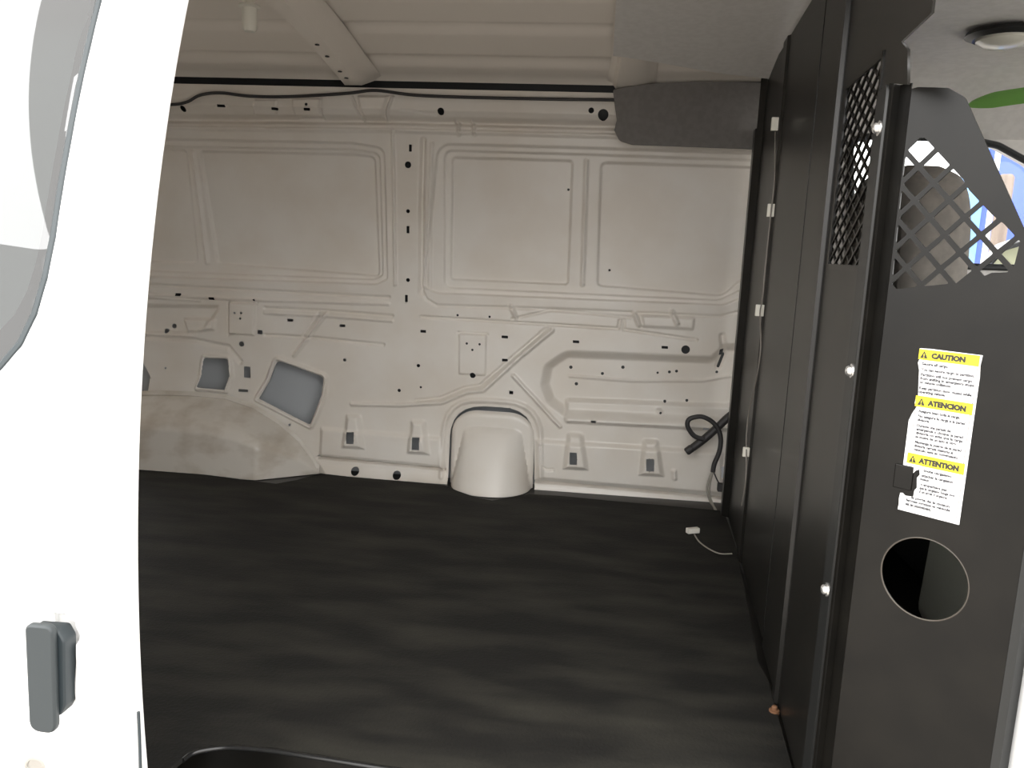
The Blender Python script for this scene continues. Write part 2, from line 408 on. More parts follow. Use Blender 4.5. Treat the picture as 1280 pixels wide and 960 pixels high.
# lips round the openings
OPEN_BIG = WP([(347, 450), (405, 471), (402, 494), (388, 531), (324, 498), (337, 477)], [0.02, 0.02, 0.01, 0.01, 0.005, 0.01])
OPEN_SMALL = WP([(256, 447), (286, 448), (288, 470), (282, 487), (247, 484), (253, 470)], [0.012, 0.012, 0.005, 0.004, 0.004, 0.01])
OPEN_TAIL = WP([(120, 448), (178, 452), (188, 470), (185, 489), (120, 492)], [0, 0.01, 0.01, 0.01, 0])
def lip(P, n0, n1, hgt=0.008):
    c = np.mean(np.array(P), 0); Q = [(c[0] + (p[0] - c[0]) * 1.09, c[1] + (p[1] - c[1]) * 1.09) for p in P]
    sh.ridge(Q + Q[:1], hgt, 0.011)
for P in (OPEN_BIG, OPEN_SMALL): lip(P, 0, 1)
COVER = WP([(560, 606), (564, 506), (668, 511), (668, 622)], [0, 0.115, 0.115, 0])
sh.ridge(WP([(552, 595), (556, 498), (676, 504), (676, 600)], [0, 0.125, 0.125, 0]), 0.006, 0.013)
# holes punched right through
ARCH = [W(60, 640)] + [W(x, y + 5) for x, y in ((60, 497), (140, 496), (200, 495), (240, 496), (283, 500), (318, 513), (350, 535), (370, 554), (384, 574), (392, 588), (394, 640))]
for P in (OPEN_BIG, OPEN_SMALL, OPEN_TAIL, COVER, ARCH): sh.cut(P)
def hole_c(x, y, r):
    c = W(x, y); sh.cut(circle(c, max(r * px * 1.1, 0.0040), 16))
def hole_r(x, y, w, h):
    w, h = max(w, 3.4), max(h, 3.4)
    sh.cut(WP([(x - w / 2, y - h / 2), (x + w / 2, y - h / 2 + w * .05), (x + w / 2, y + h / 2 + w * .05), (x - w / 2, y + h / 2)]))
for (x, y, r) in ((510, 206, 3.6), (510, 264, 2.2), (510, 350, 2.2), (206, 414, 3), (215, 408, 3), (302, 430, 3.2), (591, 469, 3.4), (523, 457, 2), (431, 450, 2),
                  (499, 488, 2), (857, 437, 4.8), (207, 460, 1.4), (584, 429, 1.4), (600, 430, 1.4), (591, 437, 1.3), (713, 461, 2), (753, 469, 1.8),
                  (779, 461, 2), (720, 482, 2), (838, 467, 1.7), (847, 466, 1.7), (823, 468, 1.3), (898, 467, 1.6), (832, 504, 1.7), (860, 503, 1.7),
                  (229, 136, 3), (551, 139, 3.6), (739, 138, 3), (754, 143, 5.5), (445, 588, 5), (497, 593, 5), (400, 570, 2.2), (362, 531, 1.6),
                  (295, 391, 1.4), (303, 391, 1.4), (302, 398, 1.3), (572, 394, 1.3), (612, 396, 1.3), (526, 484, 1.2), (826, 517, 1.5), (318, 375, 1.2),
                  (762, 338, 1.1), (710, 236, 1.1), (384, 131, 1.6)):
    hole_c(x, y, r)
for (x, y, w, h) in ((513, 185, 2.4, 9), (510, 287, 2.4, 9), (508, 373, 2.6, 9), (529, 414, 7, 2.6), (631, 421, 8, 2.6), (720, 427, 8, 2.6), (831, 434, 8, 2.6),
                     (631, 450, 7, 2.6), (363, 400, 7, 2.6), (428, 407, 7, 2.6), (223, 368, 7, 2.6), (265, 373, 7, 2.6), (639, 491, 5, 2.6), (742, 526, 6, 2.6),
                     (325, 415, 6, 5), (309, 465, 8, 14), (441, 545, 9, 14), (522, 552, 9, 15), (717, 570, 9, 15), (812, 578, 10, 15), (304, 488, 12, 2.4),
                     (903, 441, 6, 8), (904, 590, 6, 14), (882, 535, 8, 2.6), (344, 136, 8, 3), (385, 137, 8, 2.6), (276, 132, 10, 2.2)):
    hole_r(x, y, w, h)
wall_left = struct(sh.build('wall_left', lambda X, Z: yb(Z), M['wall']))

# outer skin behind it (closes the cavity)
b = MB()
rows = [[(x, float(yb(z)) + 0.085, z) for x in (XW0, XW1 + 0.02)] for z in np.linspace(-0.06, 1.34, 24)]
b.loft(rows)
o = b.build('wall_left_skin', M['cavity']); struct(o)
rl = float(yb(1.26))
# added dark baffle inside the cavity, blocks light so the holes read dark
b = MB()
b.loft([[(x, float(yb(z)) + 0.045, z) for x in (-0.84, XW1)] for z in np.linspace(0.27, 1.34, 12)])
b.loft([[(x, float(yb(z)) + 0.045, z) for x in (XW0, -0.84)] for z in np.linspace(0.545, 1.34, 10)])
struct(b.build('wall_left_baffle', M['rubber']))
# ---- roof: arched, with pressed ribs running along the van
YR0, YR1 = 0.93, rl + 0.012
def roof_z(y):
    t = (y - 1.72) / (YR1 - 1.72)
    return 1.385 - 0.088 * abs(t) ** 2.2
b = MB(); ys = np.linspace(YR0 - 0.04, YR1, 160)
ribs = [2.40, 2.19, 1.98, 1.77, 1.56, 1.35, 1.14]
def roof_rz(y):
    z = roof_z(y)
    for r in ribs:
        d = abs(y - r)
        if d < 0.045: z += 0.006 * (1 + math.cos(math.pi * d / 0.045)) 
    if y > YR1 - 0.03: z -= 0.012 * ((y - YR1 + 0.03) / 0.03) ** 2
    return z
b.loft([[(x, y, roof_rz(y)) for x in (-2.4, -1.2, 0.0, 0.62)] for y in ys])
ceiling = struct(b.build('ceiling', M['roof'], smooth=True))
b = MB(); b.loft([[(x, y, roof_z(y) + 0.03) for x in (-2.42, 2.3)] for y in np.linspace(YR0 - 0.05, 2.70, 40)])
struct(b.build('ceiling_skin', M['rubber']))  # black on the roof skin stands in for shade in the roof gap

# ---- floor, step well, near-side body, rear end
b = MB(); b.box((-2.4, 1.10, -0.05), (2.3, 2.66, -0.002)); b.box((-2.4, 0.93, -0.05), (-0.72, 1.10, -0.002))
struct(b.build('floor', M['black_steel']))
b = MB(); b.box((-0.72, 0.86, -0.24), (0.50, 1.12, -0.20)); b.box((-0.72, 1.105, -0.20), (0.50, 1.125, -0.05)); b.box((-0.74, 0.90, -0.24), (-0.72, 1.10, -0.05))
struct(b.build('floor_step_well', M['rubber']))
b = MB(); b.loft([[(x, 0.90 + 0.20 * max(0.0, z - 0.45), z) for z in np.linspace(-0.3, 1.37, 14)] for x in (-2.4, -0.64)]); b.loft([[(x, 0.96 + 0.20 * max(0.0, z - 0.45), z) for z in np.linspace(-0.3, 1.37, 14)] for x in (-2.4, -0.64)]); b.loft([[(-0.64, y + 0.20 * max(0.0, z - 0.45), z) for z in np.linspace(-0.3, 1.37, 14)] for y in (0.90, 0.96)]); b.box((-0.64, 1.06, 1.24), (0.60, 1.13, 1.37)); b.box((-0.56, 0.86, -0.32), (0.62, 0.90, -0.20))
struct(b.build('wall_right', M['door']))
b = MB(); b.box((-2.45, 0.90, -0.3), (-2.40, 2.68, 1.42)); struct(b.build('wall_rear', M['wall']))
# B pillar in white by the front end of the opening
b = MB()
b.loft([[(0.527, 0.925, z), (0.545, 0.905, z), (0.64, 0.90, z), (0.64, 1.02, z), (0.575, 1.02, z), (0.527, 0.955, z)] for z in (-0.32, 0.2, 0.6, 1.0, 1.37)], closed=True)
struct(b.build('trim_2', M['door'], smooth=True))

# ---- workshop floor outside
b = MB(); b.box((-14, -14, -0.72), (14, 14, -0.68)); struct(b.build('ground', M['ground']))

# ================================================================== WHEEL ARCH, FILLER COVER
arch_line = [W(*p) for p in ((60, 497), (140, 496), (200, 495), (240, 496), (283, 500), (318, 512), (350, 532), (374, 553), (389, 573), (400, 592))]
xa_end = W(400, 592)[0]; xa_full = W(340, 600)[0]
b = MB(); rows = []; ZCR = at_y(225, 527, 2.49).z / W(225, 496)[1]; pass
ax = np.array([p[0] for p in arch_line]); az = np.array([p[1] for p in arch_line])
for x in np.linspace(XW0 + 0.01, xa_end, 110):
    zt = max(float(np.interp(x, ax, az)), 0.012); k = np.clip((xa_end - x) / (xa_end - xa_full), 0, 1)
    p = 0.004 + 0.120 * float(k)
    zcr = zt * ZCR
    prof = fillet([(0.0, zt + 0.004), (p * 0.86, zcr), (p, zcr - 0.030 * zt / 0.24), (p + 0.006 * float(k), 0.0)], [0, 0.05, 0.03, 0], 8)
    row = [(x, 2.597, zt + 0.020), (x, 2.590, zt + 0.006)] + [(x, 2.594 - a, max(c_, 0.0)) for a, c_ in prof]
    rows.append(row)
b.loft(rows)
# weld seam strips along the foot
for (a0, a1) in ((188, 232), (248, 283)):
    p0, p1 = at_y(a0, 580, 2.485), at_y(a1, 586 if a1 > 240 else 583, 2.485)
    b.box((p0.x, 2.470, 0.030), (p1.x, 2.490, 0.036), 0.002)
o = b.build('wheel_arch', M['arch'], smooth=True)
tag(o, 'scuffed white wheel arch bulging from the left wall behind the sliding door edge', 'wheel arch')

b = MB(); rows = []
cx0, cx1 = W(563, 580)[0], W(667, 580)[0]; zc = W(615, 510)[1]
for i, u in enumerate(np.linspace(-1, 1, 61)):
    row = []; x = (cx0 + cx1) / 2 + u * (cx1 - cx0) / 2
    top = zc * 0.955 * (1 - 0.30 * (1 - math.sqrt(max(0.0, 1 - max(0, (abs(u) - 0.35) / 0.65) ** 2))))
    for v in np.linspace(0, 1, 40):
        z = top * (1 - v)
        body = 0.014 * min(1, (1 - abs(u)) / 0.10) ** 0.5 * min(1, v / 0.06) ** 0.5
        w = 0.60 + 0.36 * v; uu = min(1, abs(u) / w)
        zc2 = 0.22; rise = min(1, max(0, (v - zc2) / (1 - zc2)))
        cone = 0.125 * (1 - uu ** 2.4) ** 0.6 * (rise ** 0.55) * (1 - 0.25 * (1 - rise))
        row.append((x, 2.606 - body - cone, z))
    rows.append(row)
b.loft(rows)
o = b.build('filler_pipe_cover', M['wall'], smooth=True)
tag(o, 'white domed metal cover standing in the arched cut-out at the foot of the wall', 'cover')

# ================================================================== FLOOR MAT
edge = [(60, 580), (178, 586), (260, 594), (345, 605), (372, 600), (400, 592), (435, 596), (470, 599), (520, 603), (556, 607), (572, 614), (595, 622), (615, 626),
        (640, 622), (662, 618), (700, 620), (760, 626), (830, 632), (905, 639)]
pts = [at_z(x, y, 0.006) for x, y in edge]
pts = [(p.x, p.y) for p in pts]
step = [at_z(x, y, 0.006) for x, y in ((230, 947), (243, 938), (265, 933), (292, 931), (340, 935), (400, 944), (480, 957), (560, 968), (700, 986), (900, 1015))]
step = [(p.x, p.y) for p in step]
pts = [(-2.35, 2.50)] + pts + [at_z(922, 690, 0.006).xy[:], at_z(948, 830, 0.006).xy[:], at_z(960, 850, 0.006).xy[:], at_z(990, 960, 0.006).xy[:], (0.34, 1.06)]
pts = [tuple(p) for p in pts] + [(q[0], q[1]) for q in step[::-1]] + [(step[0][0] - 0.03, 0.94), (-2.35, 0.94)]
me = plate_mesh(pts, (), 0.008); me.transform(Matrix.Translation((0, 0, 0.003)))
o = link('floor_mat', me, M['mat']); tag(o, 'black dusty rubber mat covering the whole van floor', 'floor mat')
b = MB(); b.tube(spline([(p[0], p[1] - 0.004, 0.004) for p in step], 6), 0.0040, 10)
o = b.build('step_edge_trim', M['blackgloss'], smooth=True); tag(o, 'glossy black trim edging the step well at the front of the mat', 'edge trim')
b = MB()
for s_ in (0,):
    p = at_z(968, 886, 0.012); 
    b.lathe([(0.009, -0.008), (0.009, -0.002), (0.005, -0.001), (0.005, 0.004), (0.003, 0.006)], p, (0, 0, 1), 12)
o = b.build('bolt', M['rust']); tag(o, 'small rusty bolt head at the foot of the partition on the mat edge', 'bolt')

# ================================================================== ROOF BOWS, HANGER, ROOF CABLE
def bow(x, name='roof_bow'):
    root = thing(name, (x, 1.72, 1.33), '', 'roof bow')
    b = MB(); rows = []
    for y in np.linspace(0.97, YR1 - 0.004, 60):
        z = roof_z(y); t = np.clip((y - (YR1 - 0.16)) / 0.16, 0, 1); w = 0.047 + 0.010 * t
        zz = z - 0.004
        d = (0.042 if x < 0 else 0.024) - (0.018 if x < 0 else 0.004) * t
        rows.append([(x - w - 0.016, y, zz), (x - w, y, zz - 0.004), (x - w * 0.8, y, zz - d), (x + w * 0.15, y, zz - d), (x + w * 0.85, y, zz - 0.010), (x + w, y, zz - 0.004), (x + w + 0.016, y, zz)])
    b.loft(rows); b.build('beam', M['roof'], root, smooth=True)
    for y in ((2.44, 2.38, 2.27, 2.19) if x < 0 else ()):
        b = MB(); tt_ = min(1, max(0, (y - (YR1 - 0.16)) / 0.16)); zz = roof_z(y) - 0.0045 - (0.042 - 0.018 * tt_)
        b.lathe([(0.0062, -0.002), (0.0062, 0.0015), (0.0035, 0.0018), (0.0035, -0.001)], (x - 0.018, y, zz), (0, 0, -1), 12); b.build('hole_disc', M['cable'], root)  # dark disc in place of a punched hole, its shade put into the colour
    return root
r1 = bow(-0.775); r1['label'] = 'white pressed roof bow with a row of dark holes crossing the ceiling above the pillar'
r2 = bow(0.055); r2['label'] = 'white roof bow end peeping out behind the dark ceiling board'

t = thing('ceiling_hanger', at_z(312, 22, 1.34), 'small cream plastic fitting hanging from the ceiling beside the roof bow', 'hanger')
c = at_y(312, 22, 1.90)
zt = roof_z(1.90)
b = MB(); b.lathe([(0.024, zt - c.z + 0.012), (0.024, zt - c.z - 0.014), (0.018, zt - c.z - 0.020), (0.010, 0.036), (0.010, 0.025)], c, (0, 0, 1)); b.build('base', M['whiteplastic'], t, True)
b = MB(); b.lathe([(0.024, 0.027), (0.025, 0.023), (0.018, 0.020), (0.017, -0.024), (0.013, -0.031), (0.004, -0.033)], c, (0, 0, 1)); b.build('cup', M['pale'], t, True)

yc = rl - 0.012
b = MB(); b.tube(spline([at_y(x, y, yc) for x, y in ((100, 132), (205, 131), (232, 128), (250, 119), (275, 116), (310, 120), (350, 121), (400, 119), (440, 116), (470, 113), (520, 119), (600, 122), (700, 124), (800, 125))], 6), 0.0048, 8)
o = b.build('roof_cable', M['cable'], None, True); tag(o, 'black cable running along the roof rail beneath the ceiling edge', 'cable')

# ================================================================== DARK BOARDS OVER THE PARTITION
b = MB(); top, bot = [], []
n = 40; yn = 0.98
xs_ = np.linspace(-0.004, 0.60, 25)
def on_board(a, c_):
    y = 2.4
    for _ in range(12):
        d = ray(a, c_); y = (roof_z(y) - 0.036 - EYE) / d.z
    return (d.x * y, y)
_bl = [on_board(*p) for p in ((772, 70), (830, 79), (900, 90), (975, 100))]
def yfar(x): return float(np.interp(x, [p[0] for p in _bl] + [0.6], [p[1] for p in _bl] + [_bl[-1][1] + 0.02]))
grid = [[(x, yn + (min(yfar(x), YR1 - 0.01) - yn) * k / n) for k in range(n + 1)] for x in xs_]
zf = lambda y: roof_z(y) - 0.036
rows_b = [[(x, y, zf(y)) for x, y in r] for r in grid]; rows_t = [[(x, y, zf(y) + 0.006) for x, y in r] for r in grid]
b.loft(rows_b); b.loft(rows_t)
b.loft([[r[0] for r in rows_b], [r[0] for r in rows_t]]); b.loft([[r[-1] for r in rows_b], [r[-1] for r in rows_t]])
b.loft([rows_b[0], rows_t[0]]); b.loft([rows_b[-1], rows_t[-1]])
o = b.build('ceiling_board', M['board']); tag(o, 'dark grey board fixed flat under the ceiling above the partition', 'ceiling board')
def flat_y(pix, y, r=0.0):
    q = [at_y(a, c_, y) for a, c_ in pix]; q = [(p.x, p.z) for p in q]
    return fillet(q, r) if r else q
yt = rl - 0.018
P = flat_y([(766, 112), (781, 109), (818, 104), (870, 102), (1000, 103), (1000, 190), (950, 187), (790, 181), (774, 176), (768, 163), (771, 150)], yt, [0.008, 0.01, 0.02, 0, 0, 0, 0, 0.03, 0.02, 0.01, 0.01])
me = plate_mesh(P, (), 0.008, 0.0015); me.transform(frame((0, yt, 0), (1, 0, 0), (0, 0, 1)))
o = link('corner_trim', me, M['trim']); tag(o, 'dark grey trim panel with a rounded corner covering the rail at the wall top beside the partition', 'trim panel')

# ================================================================== PARTITION
K1 = 0.070
def X1(y): return 0.340 + K1 * (y - 1.07)
o1 = Vector((0.340, 1.07, 0)); e1 = Vector((-K1, -1, 0)).normalized(); n1 = e1.cross(Vector((0, 0, 1)))
F1 = frame(o1, e1, (0, 0, 1))
def P1(px_, py_, off=0.0):
    d = ray(px_, py_); o_ = o1 + n1 * off
    # (s*dx - ox) . n1 = 0 in plan
    s = (o_.x * n1.x + o_.y * n1.y) / (d.x * n1.x + d.y * n1.y)
    p = Vector((d.x * s, s, EYE + d.z * s)); return ((p - o1).dot(e1), p.z)
e2 = Vector((0.75, -0.66, 0)).normalized(); n2 = e2.cross(Vector((0, 0, 1)))
o2 = Vector((0.360, 1.068, 0)); F2 = frame(o2, e2, (0, 0, 1))
def P2(px_, py_):
    d = ray(px_, py_); s = (o2.x * n2.x + o2.y * n2.y) / (d.x * n2.x + d.y * n2.y)
    p = Vector((d.x * s, s, EYE + d.z * s)); return ((p - o2).dot(e2), p.z)
part = thing('partition', (0.40, 1.8, 0), 'black steel cargo partition with mesh openings closing off the right end of the floor', 'partition')

uend = -1.44
def prof_sheet(profile, z0, z1, thick=0.003):
    """folded sheet: profile of (u, n) in the partition frame, extruded upwards"""
    b = MB()
    L = [o1 + e1 * u + n1 * n_ for u, n_ in profile]; L2 = [o1 + e1 * u + n1 * (n_ - thick) for u, n_ in profile]
    ring = L + L2[::-1]
    b.loft([[Vector((p.x, p.y, z)) for p in ring] for z in (z0, z1)], closed=True)
    b.caps([[Vector((p.x, p.y, z)) for p in ring] for z in (z0, z1)])
    return b
# far panel: wall flange, two folds; outline stops at the leaning wall
far = [(uend + 0.005, 0.012), (uend + 0.03, 0.024), (uend + 0.075, 0.024), (uend + 0.09, 0.004), (-1.06, 0.0), (-1.05, 0.006), (-0.985, 0.006), (-0.975, 0.0), (-0.52, -0.002), (-0.517, 0.004)]
prof_sheet(far, 0.008, 1.16).build('far_panel', M['satin_steel'], part)
prof_sheet([(uend + 0.075, 0.020), (uend + 0.09, 0.004)] + far[4:], 1.16, 1.315).build('upper_far_panel', M['satin_steel'], part)
mid = [(-0.515, 0.003), (-0.33, 0.003), (-0.327, 0.009), (-0.300, 0.009), (-0.297, 0.003)]
prof_sheet(mid, 0.008, 1.315).build('middle_panel', M['satin_steel'], part)
MV = P1(1080, 92)[1]
MW = [(-0.258, 0.785), (-0.052, 0.785), (-0.052, MV), (-0.258, MV)]
near_out = [(-0.296, 0.008), (0.0, 0.008), (0.0, 1.01), P1(1136, 106), P1(1136, 62), P1(1128, 52), P1(1166, 16), (P1(1166, 16)[0], 1.315), (-0.296, 1.315)]
me = plate_mesh(near_out, [MW], 0.003); me.transform(F1)
link('near_panel', me, M['satin_steel'], part)
b = MB()
for (a, c_) in ((0, 1), (1, 2), (2, 3), (3, 0)):
    p, q = MW[a], MW[c_]; b.box((min(p[0], q[0]) - 0.004, min(p[1], q[1]) - 0.004, 0.001), (max(p[0], q[0]) + 0.004, max(p[1], q[1]) + 0.004, 0.004), 0, F1)
b.build('mesh_frame', M['black_steel'], part)
# expanded metal: strands as two families of slanted bars, clipped to the window
b = MB(); du, dv, wbar = 0.046, 0.0245, 0.0036
rect = [(MW[0][0] - .002, MW[0][1] - .002), (MW[1][0] + .002, MW[1][1] - .002), (MW[2][0] + .002, MW[2][1] + .002), (MW[3][0] - .002, MW[3][1] + .002)]
uc, vc = -0.15, 0.95
for sgn in (1, -1):
    dirn = Vector((du, sgn * dv)).normalized(); nor = Vector((-dirn.y, dirn.x)); pitch = dv * math.cos(math.atan2(dv, du))
    for k in range(-40, 41):
        c_ = Vector((uc, vc)) + nor * (k * pitch)
        q = [c_ + dirn * 0.8 - nor * wbar / 2, c_ + dirn * 0.8 + nor * wbar / 2, c_ - dirn * 0.8 + nor * wbar / 2, c_ - dirn * 0.8 - nor * wbar / 2]
        cl = clip_convex([tuple(v) for v in q], rect)
        if len(cl) >= 3:
            lo = [F1 @ Vector((u, v, -0.002 + 0.0006 * sgn)) for u, v in cl]; hi = [F1 @ Vector((u, v, 0.0012 + 0.0006 * sgn)) for u, v in cl]
            b.loft([lo, hi], closed=True); b.caps([lo, hi])
o = b.build('expanded_mesh', M['black_steel'], part); o['label'] = 'expanded metal grille'
# bolted corner flange and its folded side
fo = fillet([(-0.044, 0.008), (0.001, 0.008), (0.001, 1.012), (-0.036, 1.008), (-0.044, 0.99)], [0, 0, 0.012, 0.01, 0.01])
me = plate_mesh(fo, (), 0.004, 0.0008); me.transform(F1 @ Matrix.Translation((0, 0, 0.005)))
link('corner_flange', me, M['grey_steel'], part)
b = MB(); pA = o1 + n1 * 0.004; pB = o1 + Vector((0.012, 0.010, 0)); pC = o2 + Vector((0.002, -0.002, 0))
b.loft([[Vector((p.x, p.y, z)) for p in (pA, pB, pC)] for z in (0.008, 1.010)])
o = b.build('corner_fold', M['black_steel'], part)
sm = o.modifiers.new('thickness', 'SOLIDIFY'); sm.thickness = 0.002
for (bx, by) in ((1110, 155), (1072, 467), (1042, 750)):
    u, v = P1(bx, by, 0.006); b = MB()
    b.lathe([(0.0095, 0.0), (0.0095, 0.0025), (0.0068, 0.003), (0.0066, 0.0065), (0.005, 0.0085), (0.002, 0.0095)], F1 @ Vector((min(u, -0.010), v, 0.0065)), n1, 20)
    o = b.build('bolt', M['bolt'], part, True); o['label'] = 'bright zinc bolt'
# wing panel with diamond grille and cable hole
wing = [P2(1137, 112), P2(1148, 109), P2(1186, 110), P2(1207, 122), P2(1281, 287), P2(1330, 395)]
ur = P2(1262, 800)[0]; wing += [(ur + 0.005, 0.58), (ur, 0.50), (ur, 0.008), (0.0, 0.008)]
wing = fillet(wing, [0.004, 0.01, 0.01, 0.014, 0.0, 0.02, 0.02, 0.02, 0, 0])
win_poly = [P2(*p) for p in ((1114, 362), (1134, 173), (1171, 172), (1186, 192), (1212, 238), (1240, 268), (1277, 297), (1266, 340), (1240, 341), (1215, 352))]
c0 = P2(1141, 272); hw, hh = 0.0192, 0.0215; holes = []
cu0 = c0
a_, b_ = P2(1184, 270), P2(1140, 314)
DU = (a_[0] - c0[0]); DV = abs(b_[1] - c0[1])
bar = 0.0058
for i in range(-6, 10):
    for j in range(-6, 10):
        cc = (c0[0] + (i + j) * DU / 2, c0[1] + (i - j) * DV / 2)
        k = 1 - bar * 2 * math.hypot(1 / DU, 1 / DV) / 1.0 * 0.5
        dm = [(cc[0] + DU / 2 * k, cc[1]), (cc[0], cc[1] + DV / 2 * k), (cc[0] - DU / 2 * k, cc[1]), (cc[0], cc[1] - DV / 2 * k)]
        q = clip_convex(win_poly, dm)
        if len(q) >= 3:
            A = abs(sum(q[m - 1][0] * q[m][1] - q[m][0] * q[m - 1][1] for m in range(len(q)))) / 2
            if A > 0.12 * DU * DV / 2: holes.append(fillet(q, 0.0018, 3))
CH = [P2(1157, 725)]
pl_, pr_, pt_, pb_ = P2(1101, 715), P2(1212, 735), P2(1150, 672), P2(1168, 778)
cc = ((pl_[0] + pr_[0]) / 2, (pt_[1] + pb_[1]) / 2); RH = ((pr_[0] - pl_[0]) / 2 + (pt_[1] - pb_[1]) / 2) / 2
me = plate_mesh(wing, holes + [circle(cc, RH, 56)], 0.0024); me.transform(F2)
o = link('wing_panel', me, M['black_steel'], part); o['label'] = 'wing panel with diamond grille and round cable hole'
b = MB(); ringp = [F2 @ Vector((u, v, 0.0005)) for u, v in circle(cc, RH + 0.0006, 57)]
b.tube(ringp + ringp[:2], 0.0011, 8); o = b.build('hole_rim', M['black_edge'], part, True); o['label'] = 'worn bare edge of the round hole'
# right-hand flange of the wing panel, folded towards the door opening
b = MB(); pa = o2 + e2 * (ur - 0.001); pm = pa + Vector((0.010, 0.000, 0)); pb2 = pa + Vector((0.024, 0.008, 0))
b.loft([[Vector((p.x, p.y, z)) for p in (pa, pm, pb2)] for z in (0.008, 0.50)])
o = b.build('edge_flange', M['grey_steel'], part); sm = o.modifiers.new('thickness', 'SOLIDIFY'); sm.thickness = 0.0024
# bent tab that has torn the sticker
tp = P2(1133, 598)
b = MB(); b.box((tp[0] - 0.0145, tp[1] - 0.014, 0.001), (tp[0] + 0.008, tp[1] + 0.017, 0.0035), 0.0012, F2); b.build('latch_tab', M['black_steel'], part)

# ---- warning sticker
tl, tr_, br, bl = P2(1150, 436), P2(1226, 443), P2(1203, 656), P2(1121, 636)
SW = ((tr_[0] - tl[0]) + (br[0] - bl[0])) / 2; SH = ((tl[1] - bl[1]) + (tr_[1] - br[1])) / 2
so = ((tl[0] + bl[0]) / 2, (tl[1] + tr_[1]) / 2)
FS = frame(F2 @ Vector((so[0], so[1], 0.0019)), e2, (0, 0, 1))      # u right, v up, origin top-left
stk = thing('warning_sticker', FS @ Vector((SW / 2, -SH, 0)), 'torn white and yellow three-language warning sticker on the black wing panel above the round hole', 'sticker')
def sp(u, v): return (u * SW, -v * SH)
base = [sp(*p) for p in ((0.03, 0), (0.2, -0.004), (1, 0), (0.985, 0.06), (1, 0.12), (1, 1), (0.0, 1), (0.01, 0.965), (0.0, 0.93), (0.01, 0.895), (0.05, 0.892), (0.10, 0.905), (0.23, 0.90),
                             (0.235, 0.86), (0.27, 0.84), (0.25, 0.78), (0.29, 0.755), (0.27, 0.725), (0.22, 0.735), (0.17, 0.76), (0.05, 0.765), (0.0, 0.735), (0.0, 0.44), (0.04, 0.395), (0.10, 0.35), (0.06, 0.33), (0.07, 0.30),
                             (0.10, 0.28), (0.08, 0.2), (0.065, 0.13), (0.03, 0.085), (0.06, 0.055), (0.03, 0.03))]
me = plate_mesh(base, (), 0.0004); me.transform(FS); link('sheet', me, M['paper'], stk)
for (v0, v1, u_0, txt, tu, tw, tri) in ((0.003, 0.064, 0.03, 'CAUTION', 0.235, 0.53, 0.115), (0.283, 0.346, 0.07, 'ATENCION', 0.28, 0.60, 0.165), (0.637, 0.70, 0.05, 'ATTENTION', 0.255, 0.64, 0.145)):
    me = plate_mesh([sp(u_0, v0), sp(0.965, v0), sp(0.965, v1), sp(u_0, v1)], (), 0.0003); me.transform(FS @ Matrix.Translation((0, 0, 0.00030)))
    hd = link('heading_band', me, M['yellow'], stk)
    b = MB()
    m_ = text_mesh(txt, 0.0125, 0.0010, 0.00025, tw * SW); ys_ = [v.co.y for v in m_.vertices]; kk = (v1 - v0) * SH * 0.52 / max(ys_)
    b.mesh(m_, FS @ Matrix.Translation((tu * SW, -(v0 + (v1 - v0) * 0.77) * SH, 0.0005)) @ Matrix.Diagonal((1, kk, 1, 1)))
    b.build('heading_text', M['ink'], hd)
    b = MB(); hw_ = 0.062; vm = v0 + (v1 - v0) * 0.14; vb = v0 + (v1 - v0) * 0.86
    T = [sp(tri - hw_, vb), sp(tri + hw_, vb), sp(tri, vm)]
    cx_ = tri * SW; hy = (vb - vm) * SH
    ex_bar = [(cx_ - 0.0006, -vm * SH - hy * 0.38), (cx_ + 0.0006, -vm * SH - hy * 0.38), (cx_ + 0.0004, -vm * SH - hy * 0.74), (cx_ - 0.0004, -vm * SH - hy * 0.74)]
    dot = circle((cx_, -vm * SH - hy * 0.86), 0.0006, 8)
    b.mesh(plate_mesh(fillet(T, 0.0006), [ex_bar, dot], 0.00025), FS @ Matrix.Translation((0, 0, 0.0005))); b.build('warning_triangle', M['ink'], hd)
lines = [('Secure all cargo.', 0.088, 0.10, 0.42), ('You can secure cargo to partition.', 0.122, 0.10, 0.83), ('Partition will not prevent cargo', 0.153, 0.10, 0.80), ('from shifting in emergency stops', 0.176, 0.10, 0.84),
         ('or vehicle collisions.', 0.199, 0.10, 0.50), ('Keep partition door closed while', 0.233, 0.10, 0.82), ('operating vehicle.', 0.256, 0.10, 0.43),
         ('Asegure bien toda la carga.', 0.372, 0.14, 0.66), ('No asegure la carga a la pared', 0.402, 0.14, 0.74), ('divisoria.', 0.426, 0.14, 0.20), ('Durante una parada de', 0.460, 0.14, 0.54), ('emergencia o choque, la pared', 0.483, 0.14, 0.74),
         ('divisoria no evita que la carga', 0.506, 0.14, 0.74), ('se mueva de un lado al otro.', 0.529, 0.14, 0.66), ('Mantenga la puerta de la pared', 0.562, 0.14, 0.74), ('divisoria cerrada mientras el', 0.585, 0.14, 0.62), ('vehiculo este en movimiento.', 0.608, 0.14, 0.72),
         ('toute cargaison.', 0.725, 0.34, 0.46), ('attacher la cargaison', 0.757, 0.32, 0.50), ('cloison.', 0.780, 0.30, 0.16), ('n empechera pas', 0.812, 0.32, 0.42), ('que la cargaison bouge lors', 0.835, 0.31, 0.56), ('d un arret d urgence.', 0.858, 0.31, 0.46),
         ('la porte de la cloison', 0.905, 0.20, 0.62), ('fermee lorsque le vehicule', 0.928, 0.12, 0.72), ('est en mouvement.', 0.951, 0.12, 0.42)]
